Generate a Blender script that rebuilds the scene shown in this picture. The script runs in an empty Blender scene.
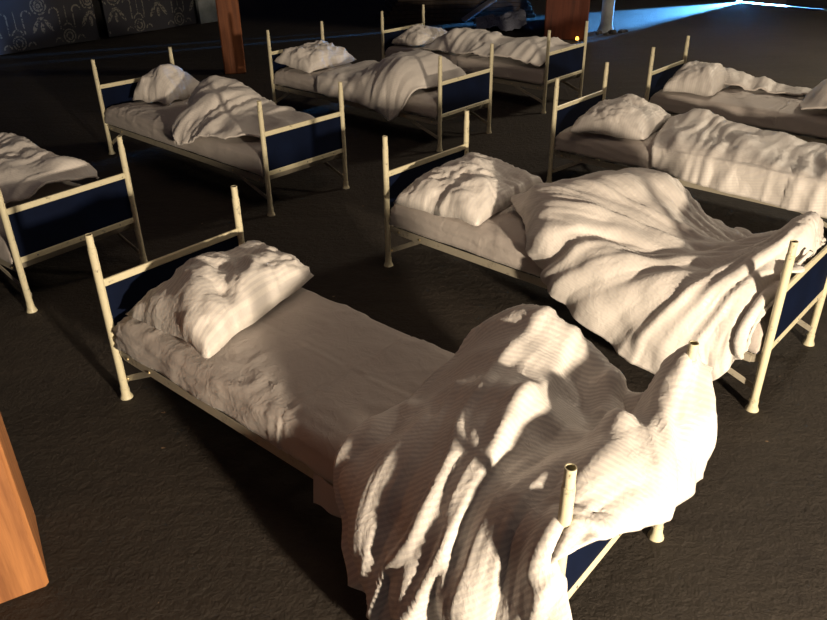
import bpy, math
import numpy as np
from mathutils import Vector, Matrix

# ------------------------------------------------------------------ camera, world, lights
scn = bpy.context.scene
C = scn.collection
CAM_F, CAM_PITCH, CAM_ROLL, CAM_H = 757.8, math.radians(29.0), math.radians(-0.676), 1.885
cd = bpy.data.cameras.new('camera'); cam = bpy.data.objects.new('camera', cd); C.objects.link(cam)
cp, sp = math.cos(CAM_PITCH), math.sin(CAM_PITCH)
fw = Vector((0, cp, -sp)); u0 = Vector((0, sp, cp)); r0 = Vector((1, 0, 0))
rt = math.cos(CAM_ROLL)*r0 + math.sin(CAM_ROLL)*u0
up = -math.sin(CAM_ROLL)*r0 + math.cos(CAM_ROLL)*u0
cam.matrix_world = Matrix(((rt.x, up.x, -fw.x, 0), (rt.y, up.y, -fw.y, 0), (rt.z, up.z, -fw.z, CAM_H), (0, 0, 0, 1)))
cd.sensor_fit = 'HORIZONTAL'; cd.sensor_width = 36; cd.lens = CAM_F/827*36
cd.clip_start = 0.05; cd.clip_end = 200
scn.camera = cam
scn.view_settings.view_transform = 'Standard'; scn.view_settings.look = 'None'
scn.view_settings.exposure = 0.0; scn.view_settings.gamma = 1.0; scn.view_settings.use_curve_mapping = False

w = bpy.data.worlds.new('night_sky'); scn.world = w; w.use_nodes = True
w.node_tree.nodes['Background'].inputs[0].default_value = (0.30, 0.36, 0.75, 1)
w.node_tree.nodes['Background'].inputs[1].default_value = 0.018

def area(name, loc, target, size, power, col, size_y=None, spread=None):
    ld = bpy.data.lights.new(name, 'AREA'); ld.energy = power; ld.color = col
    ld.size = size
    if size_y: ld.shape = 'RECTANGLE'; ld.size_y = size_y
    if spread: ld.spread = math.radians(spread)
    o = bpy.data.objects.new(name, ld); C.objects.link(o); o.location = loc
    o.rotation_euler = (Vector(target)-Vector(loc)).to_track_quat('-Z', 'Y').to_euler()
    return o
area('floodlight', (2.42, -1.55, 1.14), (0.2, 3.9, 0.30), 0.22, 420, (1.0, 0.82, 0.60))
area('bounce_fill', (0.8, 3.0, 5.2), (0.6, 3.6, 0), 2.5, 31, (1.0, 0.74, 0.52))  # added warm fill from above, stands in for room bounce; no actual lamp
area('door_daylight', (7.40, 15.87, .62), (6.1, 14.95, 0.45), .70, 22000, (0.10, 0.42, 1.0), .5)
area('far_fill', (6.8, 9.0, 4.2), (4.6, 8.6, 0), 1.0, 220, (1.0, 0.84, 0.62))  # added fill to brighten the far right floor; no lamp hangs there

# ------------------------------------------------------------------ node materials
def newmat(name):
    m = bpy.data.materials.new(name); m.use_nodes = True
    nt = m.node_tree; b = nt.nodes['Principled BSDF']
    return m, nt, b
class NB:
    """small helper for node expressions"""
    def __init__(s, nt): s.nt = nt
    def m(s, op, a, b=None, c=None):
        n = s.nt.nodes.new('ShaderNodeMath'); n.operation = op
        for i, v in enumerate((a, b, c)):
            if v is None: continue
            if isinstance(v, (int, float)): n.inputs[i].default_value = v
            else: s.nt.links.new(v, n.inputs[i])
        return n.outputs[0]
    def coord(s, kind='Object'): return s.nt.nodes.new('ShaderNodeTexCoord').outputs[kind]
    def noise(s, vec, scale, detail=4, rough=.55):
        n = s.nt.nodes.new('ShaderNodeTexNoise'); n.inputs['Scale'].default_value = scale
        n.inputs['Detail'].default_value = detail; n.inputs['Roughness'].default_value = rough
        s.nt.links.new(vec, n.inputs['Vector']); return n.outputs['Fac']
    def vor(s, vec, scale, feat='F1'):
        n = s.nt.nodes.new('ShaderNodeTexVoronoi'); n.feature = feat; n.inputs['Scale'].default_value = scale
        s.nt.links.new(vec, n.inputs['Vector']); return n.outputs['Distance']
    def ramp(s, fac, stops):
        n = s.nt.nodes.new('ShaderNodeValToRGB'); cr = n.color_ramp
        while len(cr.elements) < len(stops): cr.elements.new(.5)
        for e, (p, c) in zip(cr.elements, stops): e.position = p; e.color = (*c, 1)
        s.nt.links.new(fac, n.inputs[0]); return n.outputs[0]
    def bump(s, h, strength, dist, b, prev=None):
        n = s.nt.nodes.new('ShaderNodeBump'); n.inputs['Strength'].default_value = strength
        n.inputs['Distance'].default_value = dist; s.nt.links.new(h, n.inputs['Height'])
        if prev: s.nt.links.new(prev, n.inputs['Normal'])
        s.nt.links.new(n.outputs[0], b.inputs['Normal']); return n.outputs[0]
    def scale(s, vec, v3):
        n = s.nt.nodes.new('ShaderNodeMapping'); n.inputs['Scale'].default_value = v3
        s.nt.links.new(vec, n.inputs['Vector']); return n.outputs[0]

def mat_plain(name, col, rough=.6, var=.15, sc=8, metal=0, bump=0):
    m, nt, b = newmat(name); n = NB(nt); v = n.coord()
    f = n.noise(v, sc)
    c = n.ramp(f, [(.3, tuple(x*(1-var) for x in col)), (.7, tuple(min(1, x*(1+var)) for x in col))])
    nt.links.new(c, b.inputs['Base Color']); b.inputs['Roughness'].default_value = rough
    b.inputs['Metallic'].default_value = metal
    if bump: n.bump(n.noise(v, sc*4), bump, .01, b)
    return m

def mat_floor():
    m, nt, b = newmat('worn_asphalt'); n = NB(nt); v = n.coord()
    big = n.noise(v, .9, 5, .6); fine = n.noise(v, 70, 6, .7); mid = n.noise(v, 11, 5, .7)
    tv0 = n.scale(v, (.5, 5.0, 1)); tv0.node.inputs['Rotation'].default_value = (0, 0, math.radians(-52))
    f = n.m('ADD', n.m('MULTIPLY', big, .40), n.m('ADD', n.m('MULTIPLY', mid, .35), n.m('MULTIPLY', n.noise(tv0, 1.6, 3, .5), .25)))
    col = n.ramp(f, [(.30, (.020, .015, .012)), (.52, (.036, .028, .021)), (.75, (.056, .044, .034))])
    # pale chips and straw flecks
    vd = n.vor(n.scale(v, (1, 1.7, 1)), 5.2); vd2 = n.vor(v, 17)
    fl = n.m('ADD', n.m('LESS_THAN', vd, .045), n.m('LESS_THAN', vd2, .035))
    fl = n.m('MULTIPLY', fl, n.m('GREATER_THAN', mid, .54))
    mx = nt.nodes.new('ShaderNodeMix'); mx.data_type = 'RGBA'
    nt.links.new(fl, mx.inputs['Factor']); nt.links.new(col, mx.inputs[6]); mx.inputs[7].default_value = (.30, .20, .12, 1)
    nt.links.new(mx.outputs[2], b.inputs['Base Color'])
    b.inputs['Roughness'].default_value = .8
    h = n.m('ADD', n.m('MULTIPLY', fine, .6), n.m('MULTIPLY', n.noise(v, 24, 4, .6), 1.0))
    # long swept tracks, seen at the far right
    tv = n.scale(v, (.5, 5.0, 1)); tv.node.inputs['Rotation'].default_value = (0, 0, math.radians(-52)); tr = n.noise(tv, 1.6, 3, .5)
    p = n.bump(tr, .15, .05, b)
    n.bump(h, .9, .012, b, p)
    return m

def mat_cloth(name, col, stripe=0.0, pitch=.017, fine=.5):
    m, nt, b = newmat(name); n = NB(nt); v = n.coord(); uv = n.coord('UV')
    f = n.noise(v, 3.5, 3)
    c = n.ramp(f, [(.3, tuple(x*.93 for x in col)), (.7, col)])
    if stripe:
        sx = nt.nodes.new('ShaderNodeSeparateXYZ'); nt.links.new(uv, sx.inputs[0])
        s = n.m('SINE', n.m('MULTIPLY', sx.outputs[0], 2*math.pi/pitch))
        s = n.m('MULTIPLY_ADD', n.m('MULTIPLY', s, 2.2), .5, .5)
        cl = nt.nodes.new('ShaderNodeClamp'); nt.links.new(s, cl.inputs[0]); s = cl.outputs[0]
        mx = nt.nodes.new('ShaderNodeMix'); mx.data_type = 'RGBA'; mx.blend_type = 'MULTIPLY'
        nt.links.new(s, mx.inputs['Factor']); nt.links.new(c, mx.inputs[6])
        k = 1-stripe; mx.inputs[7].default_value = (k, k, k*1.02, 1); c = mx.outputs[2]
        nt.links.new(n.m('MULTIPLY_ADD', s, .25, .45), b.inputs['Roughness'])
    else: b.inputs['Roughness'].default_value = .75
    nt.links.new(c, b.inputs['Base Color'])
    try:
        b.inputs['Sheen Weight'].default_value = .15
    except Exception: pass
    # small creases
    cre = n.vor(n.scale(v, (1, 1.3, 1)), 13, 'DISTANCE_TO_EDGE')
    cre = n.m('MINIMUM', cre, .12)
    wr = n.noise(v, 11, 3, .5); wr.node.inputs['Distortion'].default_value = 1.3; wr2 = n.noise(v, 27, 2, .5); wr2.node.inputs['Distortion'].default_value = .8
    rd = lambda q: n.m('ABSOLUTE', n.m('SUBTRACT', q, .5))
    wr = n.m('ADD', rd(wr), n.m('MULTIPLY', rd(wr2), .4))
    wr = n.m('MINIMUM', wr, .16)
    p = n.bump(n.m('MULTIPLY', wr, -1), fine, .030, b)
    n.bump(n.noise(v, 520, 2), .12, .001, b, p)
    return m

def mat_paint(name, col, rust=.52):
    m, nt, b = newmat(name); n = NB(nt); v = n.coord()
    sp_ = n.noise(v, 34, 5, .7); big = n.noise(v, 3, 3)
    c = n.ramp(sp_, [(.28, (.10, .05, .025)), (.34, tuple(x*.7 for x in col)), (.42, col), (.8, tuple(min(1, x*1.06) for x in col))])
    nt.links.new(c, b.inputs['Base Color']); b.inputs['Roughness'].default_value = .38
    n.bump(sp_, .2, .002, b)
    return m

def mat_wood(name, dark, light):
    m, nt, b = newmat(name); n = NB(nt); v = n.coord()
    g = n.noise(n.scale(v, (14, 14, .9)), 1.5, 6, .65)
    k = n.vor(n.scale(v, (3, 3, 1.1)), 1.5)
    f = n.m('ADD', n.m('MULTIPLY', g, .9), n.m('MULTIPLY', k, .12))
    c = n.ramp(f, [(.30, dark), (.62, light), (.8, tuple(min(1, x*1.12) for x in light))])
    nt.links.new(c, b.inputs['Base Color']); b.inputs['Roughness'].default_value = .7
    n.bump(g, .4, .006, b)
    return m

def mat_damask():
    m, nt, b = newmat('patterned_wall_cloth'); n = NB(nt); uv = n.coord('UV')
    sx = nt.nodes.new('ShaderNodeSeparateXYZ'); nt.links.new(uv, sx.inputs[0])
    W = .74; Hh = .80
    px = n.m('DIVIDE', sx.outputs[0], W); py = n.m('DIVIDE', sx.outputs[1], Hh)
    def cell(ox, oy):
        # mirrored cell coordinate centred on (0,0), in metres
        a = n.m('SUBTRACT', n.m('FRACT', n.m('ADD', px, .5-ox)), .5)
        c = n.m('SUBTRACT', n.m('FRACT', n.m('ADD', py, .5-oy)), .5)
        return n.m('ABSOLUTE', n.m('MULTIPLY', a, W)), n.m('MULTIPLY', c, Hh)
    def ring(x, y, cx, cy, r, wd):
        dx = n.m('SUBTRACT', x, cx); dy = n.m('SUBTRACT', y, cy)
        d = n.m('SQRT', n.m('ADD', n.m('MULTIPLY', dx, dx), n.m('MULTIPLY', dy, dy)))
        return n.m('LESS_THAN', n.m('ABSOLUTE', n.m('SUBTRACT', d, r)), wd), dy
    def blob(x, y, cx, cy, rx, ry, ang=0):
        dx = n.m('SUBTRACT', x, cx); dy = n.m('SUBTRACT', y, cy); ca, sa = math.cos(ang), math.sin(ang)
        a = n.m('DIVIDE', n.m('ADD', n.m('MULTIPLY', dx, ca), n.m('MULTIPLY', dy, sa)), rx)
        c = n.m('DIVIDE', n.m('SUBTRACT', n.m('MULTIPLY', dy, ca), n.m('MULTIPLY', dx, sa)), ry)
        return n.m('LESS_THAN', n.m('ADD', n.m('MULTIPLY', a, a), n.m('MULTIPLY', c, c)), 1)
    x, y = cell(.25, .5); x2, y2 = cell(.75, .16)
    sh = []
    sh.append(ring(x, y, 0, .16, .105, .012)[0]); sh.append(ring(x, y, 0, .16, .06, .014)[0]); sh.append(ring(x, y, 0, .16, .02, .012)[0])
    sh.append(blob(x, y, 0, .0, .055, .02)); sh.append(blob(x, y, .10, -.10, .095, .028, -1.0)); sh.append(blob(x, y, 0, -.12, .028, .07))
    sh.append(blob(x, y, .04, -.03, .05, .014, -.5))
    r_, dy = ring(x, y, .20, .05, .065, .011); sh.append(n.m('MULTIPLY', r_, n.m('GREATER_THAN', dy, 0)))
    st = n.m('MULTIPLY', n.m('LESS_THAN', n.m('ABSOLUTE', n.m('SUBTRACT', x, .262)), .010), n.m('MULTIPLY', n.m('LESS_THAN', y, .06), n.m('GREATER_THAN', y, -.17)))
    sh.append(st)
    sh.append(ring(x2, y2, 0, .0, .085, .010)[0]); sh.append(ring(x2, y2, 0, .0, .045, .012)[0])
    r_, dy = ring(x2, y2, 0, .09, .075, .010); sh.append(n.m('MULTIPLY', r_, n.m('GREATER_THAN', dy, 0)))
    r_, dy = ring(x2, y2, .17, -.06, .05, .010); sh.append(n.m('MULTIPLY', r_, n.m('GREATER_THAN', dy, 0)))
    sh.append(n.m('MULTIPLY', n.m('LESS_THAN', x2, .006), n.m('GREATER_THAN', y2, .16)))
    f = sh[0]
    for s in sh[1:]: f = n.m('MAXIMUM', f, s)
    f = n.m('MULTIPLY', f, n.m('GREATER_THAN', n.noise(n.coord(), 38, 3, .6), .47))
    mx = nt.nodes.new('ShaderNodeMix'); mx.data_type = 'RGBA'
    nt.links.new(f, mx.inputs['Factor']); mx.inputs[6].default_value = (.030, .031, .042, 1); mx.inputs[7].default_value = (.17, .16, .14, 1)
    nt.links.new(mx.outputs[2], b.inputs['Base Color']); b.inputs['Roughness'].default_value = .9
    return m

M = dict(
    floor=mat_floor(),
    duvet=mat_cloth('striped_satin_cotton', (.80, .75, .70), .15, .017, .22),
    duvet_soft=mat_cloth('faintly_striped_cotton', (.80, .75, .70), .055, .017, .2),
    duvet_plain=mat_cloth('white_cotton', (.78, .73, .68), .07, .02, .45),
    sheet=mat_cloth('creased_sheet_cotton', (.55, .495, .46), 0, .02, .20),
    ticking=mat_plain('mattress_ticking', (.55, .50, .45)),
    paint=mat_paint('cream_enamel', (.72, .66, .46)),
    rail=mat_paint('dull_grey_cream_enamel', (.42, .38, .30)),
    steel=mat_plain('dull_steel', (.25, .26, .28), .45, .2, 20, .6),
    bolt=mat_plain('brass_bolt', (.75, .62, .35), .35, .1, 20, .7),
    panel=mat_plain('dark_blue_panel', (.002, .006, .024), .75, .25, 5),
    wood=mat_wood('orange_wood', (.22, .08, .028), (.52, .22, .075)),
    wood_mid=mat_wood('russet_wood', (.11, .034, .014), (.30, .10, .036)),
    wood_red=mat_wood('red_brown_wood', (.07, .018, .009), (.17, .042, .019)),
    darkwood=mat_wood('dark_wood', (.035, .025, .02), (.08, .055, .04)),
    wall=mat_plain('dark_plaster', (.012, .012, .014), .9, .3, 2, 0, .3),
    damask=mat_damask(),
    concrete=mat_plain('pale_concrete', (.22, .24, .25), .85, .25, 6, 0, .4),
    dark=mat_plain('dark_rubble', (.05, .045, .042), .9, .4, 12, 0, .5),
    tarp=mat_cloth('grey_tarp', (.30, .32, .42), 0, .02, .8),
)
M['panel'].node_tree.nodes['Principled BSDF'].inputs['Specular IOR Level'].default_value = .12
gm, gnt, gb = newmat('amber_lamp_glass'); gb.inputs['Emission Color'].default_value = (1, .45, .05, 1)
gb.inputs['Emission Strength'].default_value = 6; gb.inputs['Base Color'].default_value = (.8, .4, .1, 1)
M['amber'] = gm

# ------------------------------------------------------------------ mesh helpers
def link_mesh(name, verts, faces, mat, parent=None, smooth=False, uvs=None):
    me = bpy.data.meshes.new(name); me.from_pydata([tuple(map(float, v)) for v in verts], [], [tuple(map(int, f)) for f in faces])
    me.materials.append(mat)
    if smooth: me.polygons.foreach_set('use_smooth', [True]*len(me.polygons))
    if uvs is not None:
        lay = me.uv_layers.new(name='UVMap')
        li = np.zeros(len(me.loops), dtype=np.int32); me.loops.foreach_get('vertex_index', li)
        lay.data.foreach_set('uv', np.asarray(uvs, dtype=np.float32)[li].ravel())
    me.update()
    o = bpy.data.objects.new(name, me); C.objects.link(o)
    if parent: o.parent = parent
    return o
class MB:
    def __init__(s): s.v = []; s.f = []; s.n = 0
    def add(s, v, f):
        s.v += [tuple(x) for x in v]; s.f += [tuple(i+s.n for i in q) for q in f]; s.n += len(v)
    def box(s, c, d, R=None, bev=.0):
        a, b, h = d[0]/2, d[1]/2, d[2]/2
        e = min(bev, a*.9, b*.9, h*.9)
        if e <= 0:
            vs = [(x*a, y*b, z*h) for z in (-1, 1) for y in (-1, 1) for x in (-1, 1)]
            fs = [(0, 2, 3, 1), (4, 5, 7, 6), (0, 1, 5, 4), (2, 6, 7, 3), (0, 4, 6, 2), (1, 3, 7, 5)]
        else:   # chamfered: 24 verts
            vs = []; idx = {}
            for sx in (-1, 1):
                for sy in (-1, 1):
                    for sz in (-1, 1):
                        for k, p in enumerate(((sx*a, sy*(b-e), sz*(h-e)), (sx*(a-e), sy*b, sz*(h-e)), (sx*(a-e), sy*(b-e), sz*h))):
                            idx[sx, sy, sz, k] = len(vs); vs.append(p)
            fs = []
            for sgn in (-1, 1):
                q = [idx[sgn, -1, -1, 0], idx[sgn, 1, -1, 0], idx[sgn, 1, 1, 0], idx[sgn, -1, 1, 0]]; fs.append(q if sgn > 0 else q[::-1])
                q = [idx[-1, sgn, -1, 1], idx[-1, sgn, 1, 1], idx[1, sgn, 1, 1], idx[1, sgn, -1, 1]]; fs.append(q if sgn > 0 else q[::-1])
                q = [idx[-1, -1, sgn, 2], idx[1, -1, sgn, 2], idx[1, 1, sgn, 2], idx[-1, 1, sgn, 2]]; fs.append(q if sgn > 0 else q[::-1])
            for s1 in (-1, 1):
                for s2 in (-1, 1):
                    for (k1, k2, mk) in ((0, 1, lambda t: (s1, s2, t)), (0, 2, lambda t: (s1, t, s2)), (1, 2, lambda t: (t, s1, s2))):
                        A, B = mk(-1), mk(1)
                        fs.append([idx[(*A, k1)], idx[(*B, k1)], idx[(*B, k2)], idx[(*A, k2)]])
            for sx in (-1, 1):
                for sy in (-1, 1):
                    for sz in (-1, 1): fs.append([idx[sx, sy, sz, k] for k in range(3)])
        R = R or Matrix.Identity(3)
        s.add([R @ Vector(v) + Vector(c) for v in vs], fs)
    def bar(s, p, q, wdt, hgt, bev=.002, upv=(0, 0, 1)):
        p, q = Vector(p), Vector(q); d = q-p; x = d.normalized(); u = Vector(upv)
        y = u.cross(x).normalized(); z = x.cross(y)
        R = Matrix(((x.x, y.x, z.x), (x.y, y.y, z.y), (x.z, y.z, z.z)))
        s.box((p+q)/2, (d.length, wdt, hgt), R, bev)
    def lathe(s, prof, c=(0, 0, 0), n=16, R=None):
        R = R or Matrix.Identity(3); vs = []; fs = []; k = len(prof)
        for (r, z) in prof:
            for i in range(n):
                t = 2*math.pi*i/n; vs.append(R @ Vector((r*math.cos(t), r*math.sin(t), z)) + Vector(c))
        for j in range(k-1):
            for i in range(n):
                a = j*n+i; b2 = j*n+(i+1) % n; fs.append((a, b2, b2+n, a+n))
        fs.append(tuple(range(n))[::-1]); fs.append(tuple(range((k-1)*n, k*n)))
        s.add(vs, fs)
    def build(s, name, mat, parent=None, smooth=False):
        o = link_mesh(name, s.v, s.f, mat, parent, smooth)
        me = o.data; me.validate()
        import bmesh
        bm = bmesh.new(); bm.from_mesh(me); bmesh.ops.recalc_face_normals(bm, faces=bm.faces); bm.to_mesh(me); bm.free()
        if smooth:
            try: me.set_sharp_from_angle(angle=math.radians(40))
            except Exception: pass
        return o
def tag(o, label=None, cat=None, group=None, kind=None):
    if label: o['label'] = label
    if cat: o['category'] = cat
    if group: o['group'] = group
    if kind: o['kind'] = kind
    return o
def empty(name, loc, rz=0):
    o = bpy.data.objects.new(name, None); C.objects.link(o); o.location = loc; o.rotation_euler = (0, 0, rz); o.empty_display_size = .1
    return o
def children(o): return [x for x in bpy.data.objects if x.parent == o]
def copy_tree(o, parent=None):
    c = o.copy(); C.objects.link(c)
    if parent: c.parent = parent
    for ch in children(o):
        if ch is not c: copy_tree(ch, c)
    return c

# ------------------------------------------------------------------ numpy noise and cloth
def lat(ix, iy, seed):
    h = (ix.astype(np.int64)*374761393 + iy.astype(np.int64)*668265263 + seed*982451653) & 0xffffffff
    h = ((h ^ (h >> 13))*1274126177) & 0xffffffff
    h = h ^ (h >> 16)
    return (h & 0xffff)/65535.0*2-1
def vnoise(x, y, seed=0):
    x0 = np.floor(x); y0 = np.floor(y); fx = x-x0; fy = y-y0
    fx = fx*fx*fx*(fx*(fx*6-15)+10); fy = fy*fy*fy*(fy*(fy*6-15)+10)
    a = lat(x0, y0, seed); b = lat(x0+1, y0, seed); c = lat(x0, y0+1, seed); d = lat(x0+1, y0+1, seed)
    return (a*(1-fx)+b*fx)*(1-fy)+(c*(1-fx)+d*fx)*fy
def fbm(x, y, seed=0, o=3):
    s = 0; a = 1
    for i in range(o): s = s+a*vnoise(x*2**i, y*2**i, seed+i*17); a *= .5
    return s
def ridged(x, y, seed=0, o=2):
    s = 0; a = 1
    for i in range(o): s = s+a*(1-np.abs(vnoise(x*2**i, y*2**i, seed+i*31))*2.2); a *= .5
    return s
def catmull(Pc, n, axis):
    Pc = np.moveaxis(np.asarray(Pc, float), axis, 0); k = len(Pc)
    E = np.concatenate([2*Pc[:1]-Pc[1:2], Pc, 2*Pc[-1:]-Pc[-2:-1]])
    t = np.linspace(0, k-1-1e-9, n); i = t.astype(int); f = (t-i).reshape(-1, *([1]*(Pc.ndim-1)))
    p0, p1, p2, p3 = E[i], E[i+1], E[i+2], E[i+3]
    r = .5*((2*p1)+(-p0+p2)*f+(2*p0-5*p1+4*p2-p3)*f**2+(-p0+3*p1-3*p2+p3)*f**3)
    return np.moveaxis(r, 0, axis)
def normals(X):
    a = np.gradient(X, axis=0); b = np.gradient(X, axis=1); nn = np.cross(b, a)
    return nn/np.maximum(np.linalg.norm(nn, axis=2, keepdims=True), 1e-9)
def even(X):
    """re-space the rows and columns of a grid more evenly"""
    for ax in (0, 1):
        Y = np.moveaxis(X, ax, 0).copy()
        d = np.linalg.norm(np.diff(Y, axis=0), axis=2).mean(axis=1)
        s = np.concatenate([[0], np.cumsum(d)]); q = np.linspace(0, s[-1], len(s))
        i = np.clip(np.searchsorted(s, q, side='right')-1, 0, len(s)-2); f = ((q-s[i])/np.maximum(s[i+1]-s[i], 1e-9))[:, None, None]
        X = np.moveaxis(Y[i]*(1-f)+Y[i+1]*f, 0, ax)
    return X
def con(X, a, b, L, k):
    """project one set of disjoint distance constraints"""
    d = X[b]-X[a]; l = np.sqrt((d*d).sum(-1, keepdims=True))+1e-9
    c = d*((l-L)/l*(.5*k)); X[a] += c; X[b] -= c
def relax(T, eu=.05, ev=.05, iters=120, pull=.02, bend=.25, coll=None, seed=0, amp=.006, wl=.09, mask=None):
    n, m, _ = T.shape; X = T.copy(); S = np.s_
    N = normals(T); g = np.indices((n, m)); du = np.linalg.norm(np.diff(T, axis=0), axis=2).mean(); dv = np.linalg.norm(np.diff(T, axis=1), axis=2).mean()
    X += N*(fbm(g[0]*du/wl, g[1]*dv/wl, seed, 3)*amp)[..., None]
    def ln(A): return np.sqrt((A*A).sum(-1, keepdims=True))
    mk = 1.0 if mask is None else mask[..., None]
    mu = 1.0 if mask is None else .5*(mask[1:]+mask[:-1])[..., None]
    mv = 1.0 if mask is None else .5*(mask[:, 1:]+mask[:, :-1])[..., None]
    Lu = ln(T[1:]-T[:-1])*(1+eu*mu); Lv = ln(T[:, 1:]-T[:, :-1])*(1+ev*mv)
    e2 = (eu+ev)/2
    Ld = ln(T[1:, 1:]-T[:-1, :-1])*(1+e2); Le = ln(T[1:, :-1]-T[:-1, 1:])*(1+e2)
    for it in range(iters):
        for p in (0, 1):
            q = (n-p)//2; con2(X, S[p:p+2*q:2], S[p+1:p+2*q:2], Lu[p:p+2*q:2], 1, 0)
            q = (m-p)//2; con2(X, S[p:p+2*q:2], S[p+1:p+2*q:2], Lv[:, p:p+2*q:2], 1, 1)
        # shear, Jacobi style
        d = X[1:, 1:]-X[:-1, :-1]; l = ln(d)+1e-9; c = d*((l-Ld)/l*.12); X[:-1, :-1] += c; X[1:, 1:] -= c
        d = X[1:, :-1]-X[:-1, 1:]; l = ln(d)+1e-9; c = d*((l-Le)/l*.12); X[:-1, 1:] += c; X[1:, :-1] -= c
        # bending: pull each vertex to the mean of its neighbours at two scales
        for st, kk in ((1, bend), (3, bend*.6)):
            c = (.5*(X[2*st:]+X[:-2*st])-X[st:-st])*kk*.5; X[st:-st] += c
            c = (.5*(X[:, 2*st:]+X[:, :-2*st])-X[:, st:-st])*kk*.5; X[:, st:-st] += c
        X += (T-X)*pull
        if coll: coll(X)
    return X
def con2(X, a, b, L, k, ax):
    if ax == 0: A, B = X[a], X[b]
    else: A, B = X[:, a], X[:, b]
    d = B-A; l = np.sqrt((d*d).sum(-1, keepdims=True))+1e-9; c = d*((l-L)/l*(.5*k))
    if ax == 0: X[a] += c; X[b] -= c
    else: X[:, a] += c; X[:, b] -= c
def smooth_grid(X, k):
    for _ in range(k):
        Y = X.copy()
        Y[1:-1] += .25*(X[2:]+X[:-2]-2*X[1:-1]); Y[:, 1:-1] += .25*(X[:, 2:]+X[:, :-2]-2*X[:, 1:-1]); X = Y
    return X
def grid_obj(name, X, mat, parent, rot=0.0, thick=0.008, flip=False):
    n, m, _ = X.shape
    su = np.concatenate([[0], np.cumsum(np.linalg.norm(np.diff(X, axis=0), axis=2).mean(axis=1))])
    sv = np.concatenate([[0], np.cumsum(np.linalg.norm(np.diff(X, axis=1), axis=2).mean(axis=0))])
    U, V = np.meshgrid(su, sv, indexing='ij'); ca, sa = math.cos(rot), math.sin(rot)
    uv = np.stack([U*ca+V*sa, -U*sa+V*ca], -1).reshape(-1, 2)
    id_ = np.arange(n*m).reshape(n, m)
    f = np.stack([id_[:-1, :-1], id_[1:, :-1], id_[1:, 1:], id_[:-1, 1:]], -1).reshape(-1, 4)
    if flip: f = f[:, ::-1]
    if thick:   # build a real second layer with a closed rim
        N = normals(smooth_grid(X, 2)); X2 = (X-N*thick)
        X2[..., 2] = np.maximum(X2[..., 2], .003)
        v = np.concatenate([X.reshape(-1, 3), X2.reshape(-1, 3)]); k = n*m
        f2 = f[:, ::-1]+k
        rim = np.concatenate([id_[0, :], id_[1:, -1], id_[-1, -2::-1], id_[-2:0:-1, 0]])
        nx = np.roll(rim, -1); rf = np.stack([rim, nx, nx+k, rim+k], -1)
        if flip: rf = rf[:, ::-1]
        f = np.concatenate([f, f2, rf]); uv = np.concatenate([uv, uv])
    else: v = X.reshape(-1, 3)
    return link_mesh(name, v, f, mat, parent, True, uv)

MT = .402           # top of a mattress
HX, HY = 1.012, .352
def bed_coll(top=MT+.016, rail=True):
    def f(X):
        x, y, z = X[..., 0], X[..., 1], X[..., 2]
        ins = (np.abs(x) < HX) & (np.abs(y) < HY+.012)
        low = ins & (z < top)
        side = HY+.014-np.abs(y)
        # nearest way out: up, unless close to a long side
        up_ = low & ((top-z) < side+.03)
        X[..., 2] = np.where(up_, top, z)
        out = low & ~up_
        X[..., 1] = np.where(out, np.sign(y)*(HY+.014), y)
        X[..., 2] = np.maximum(X[..., 2], .012)
        if rail:    # over the foot rail
            r = (np.abs(x-1.04) < .024) & (z < .572) & (np.abs(y) < .33) & (z > .46)
            X[..., 2] = np.where(r, .572, X[..., 2])
    return f
class Wave:
    pass
def creases(p1, p2, wa, U, V, seed):
    # sharp-crested folds and small pinches, stronger in some places than in others
    where = np.clip(.55+.9*fbm(p1*.35, p2*.8, seed+80, 2), .08, 1.3)
    a = 1-np.abs(vnoise(p1*2.4+1.1*wa, p2*1.0+.4*wa, seed+81))*3
    b = 1-np.abs(vnoise(p1*4.6+1.6*wa, p2*1.9+.7*wa, seed+82))*3
    c = 1-np.abs(vnoise(p1*1.3+p2*2.1, p2*2.6-p1*1.1+wa, seed+83))*3
    d = 1-np.abs(vnoise(p1*1.25+.8*wa, p2*.55+.2*wa, seed+84))*3.2
    return .0125*np.clip(d, -.75, 1)+where*(.0070*np.clip(a, -.7, 1)+.0030*np.clip(b, -.7, 1)+.0020*np.clip(c, -.3, 1))
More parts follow.
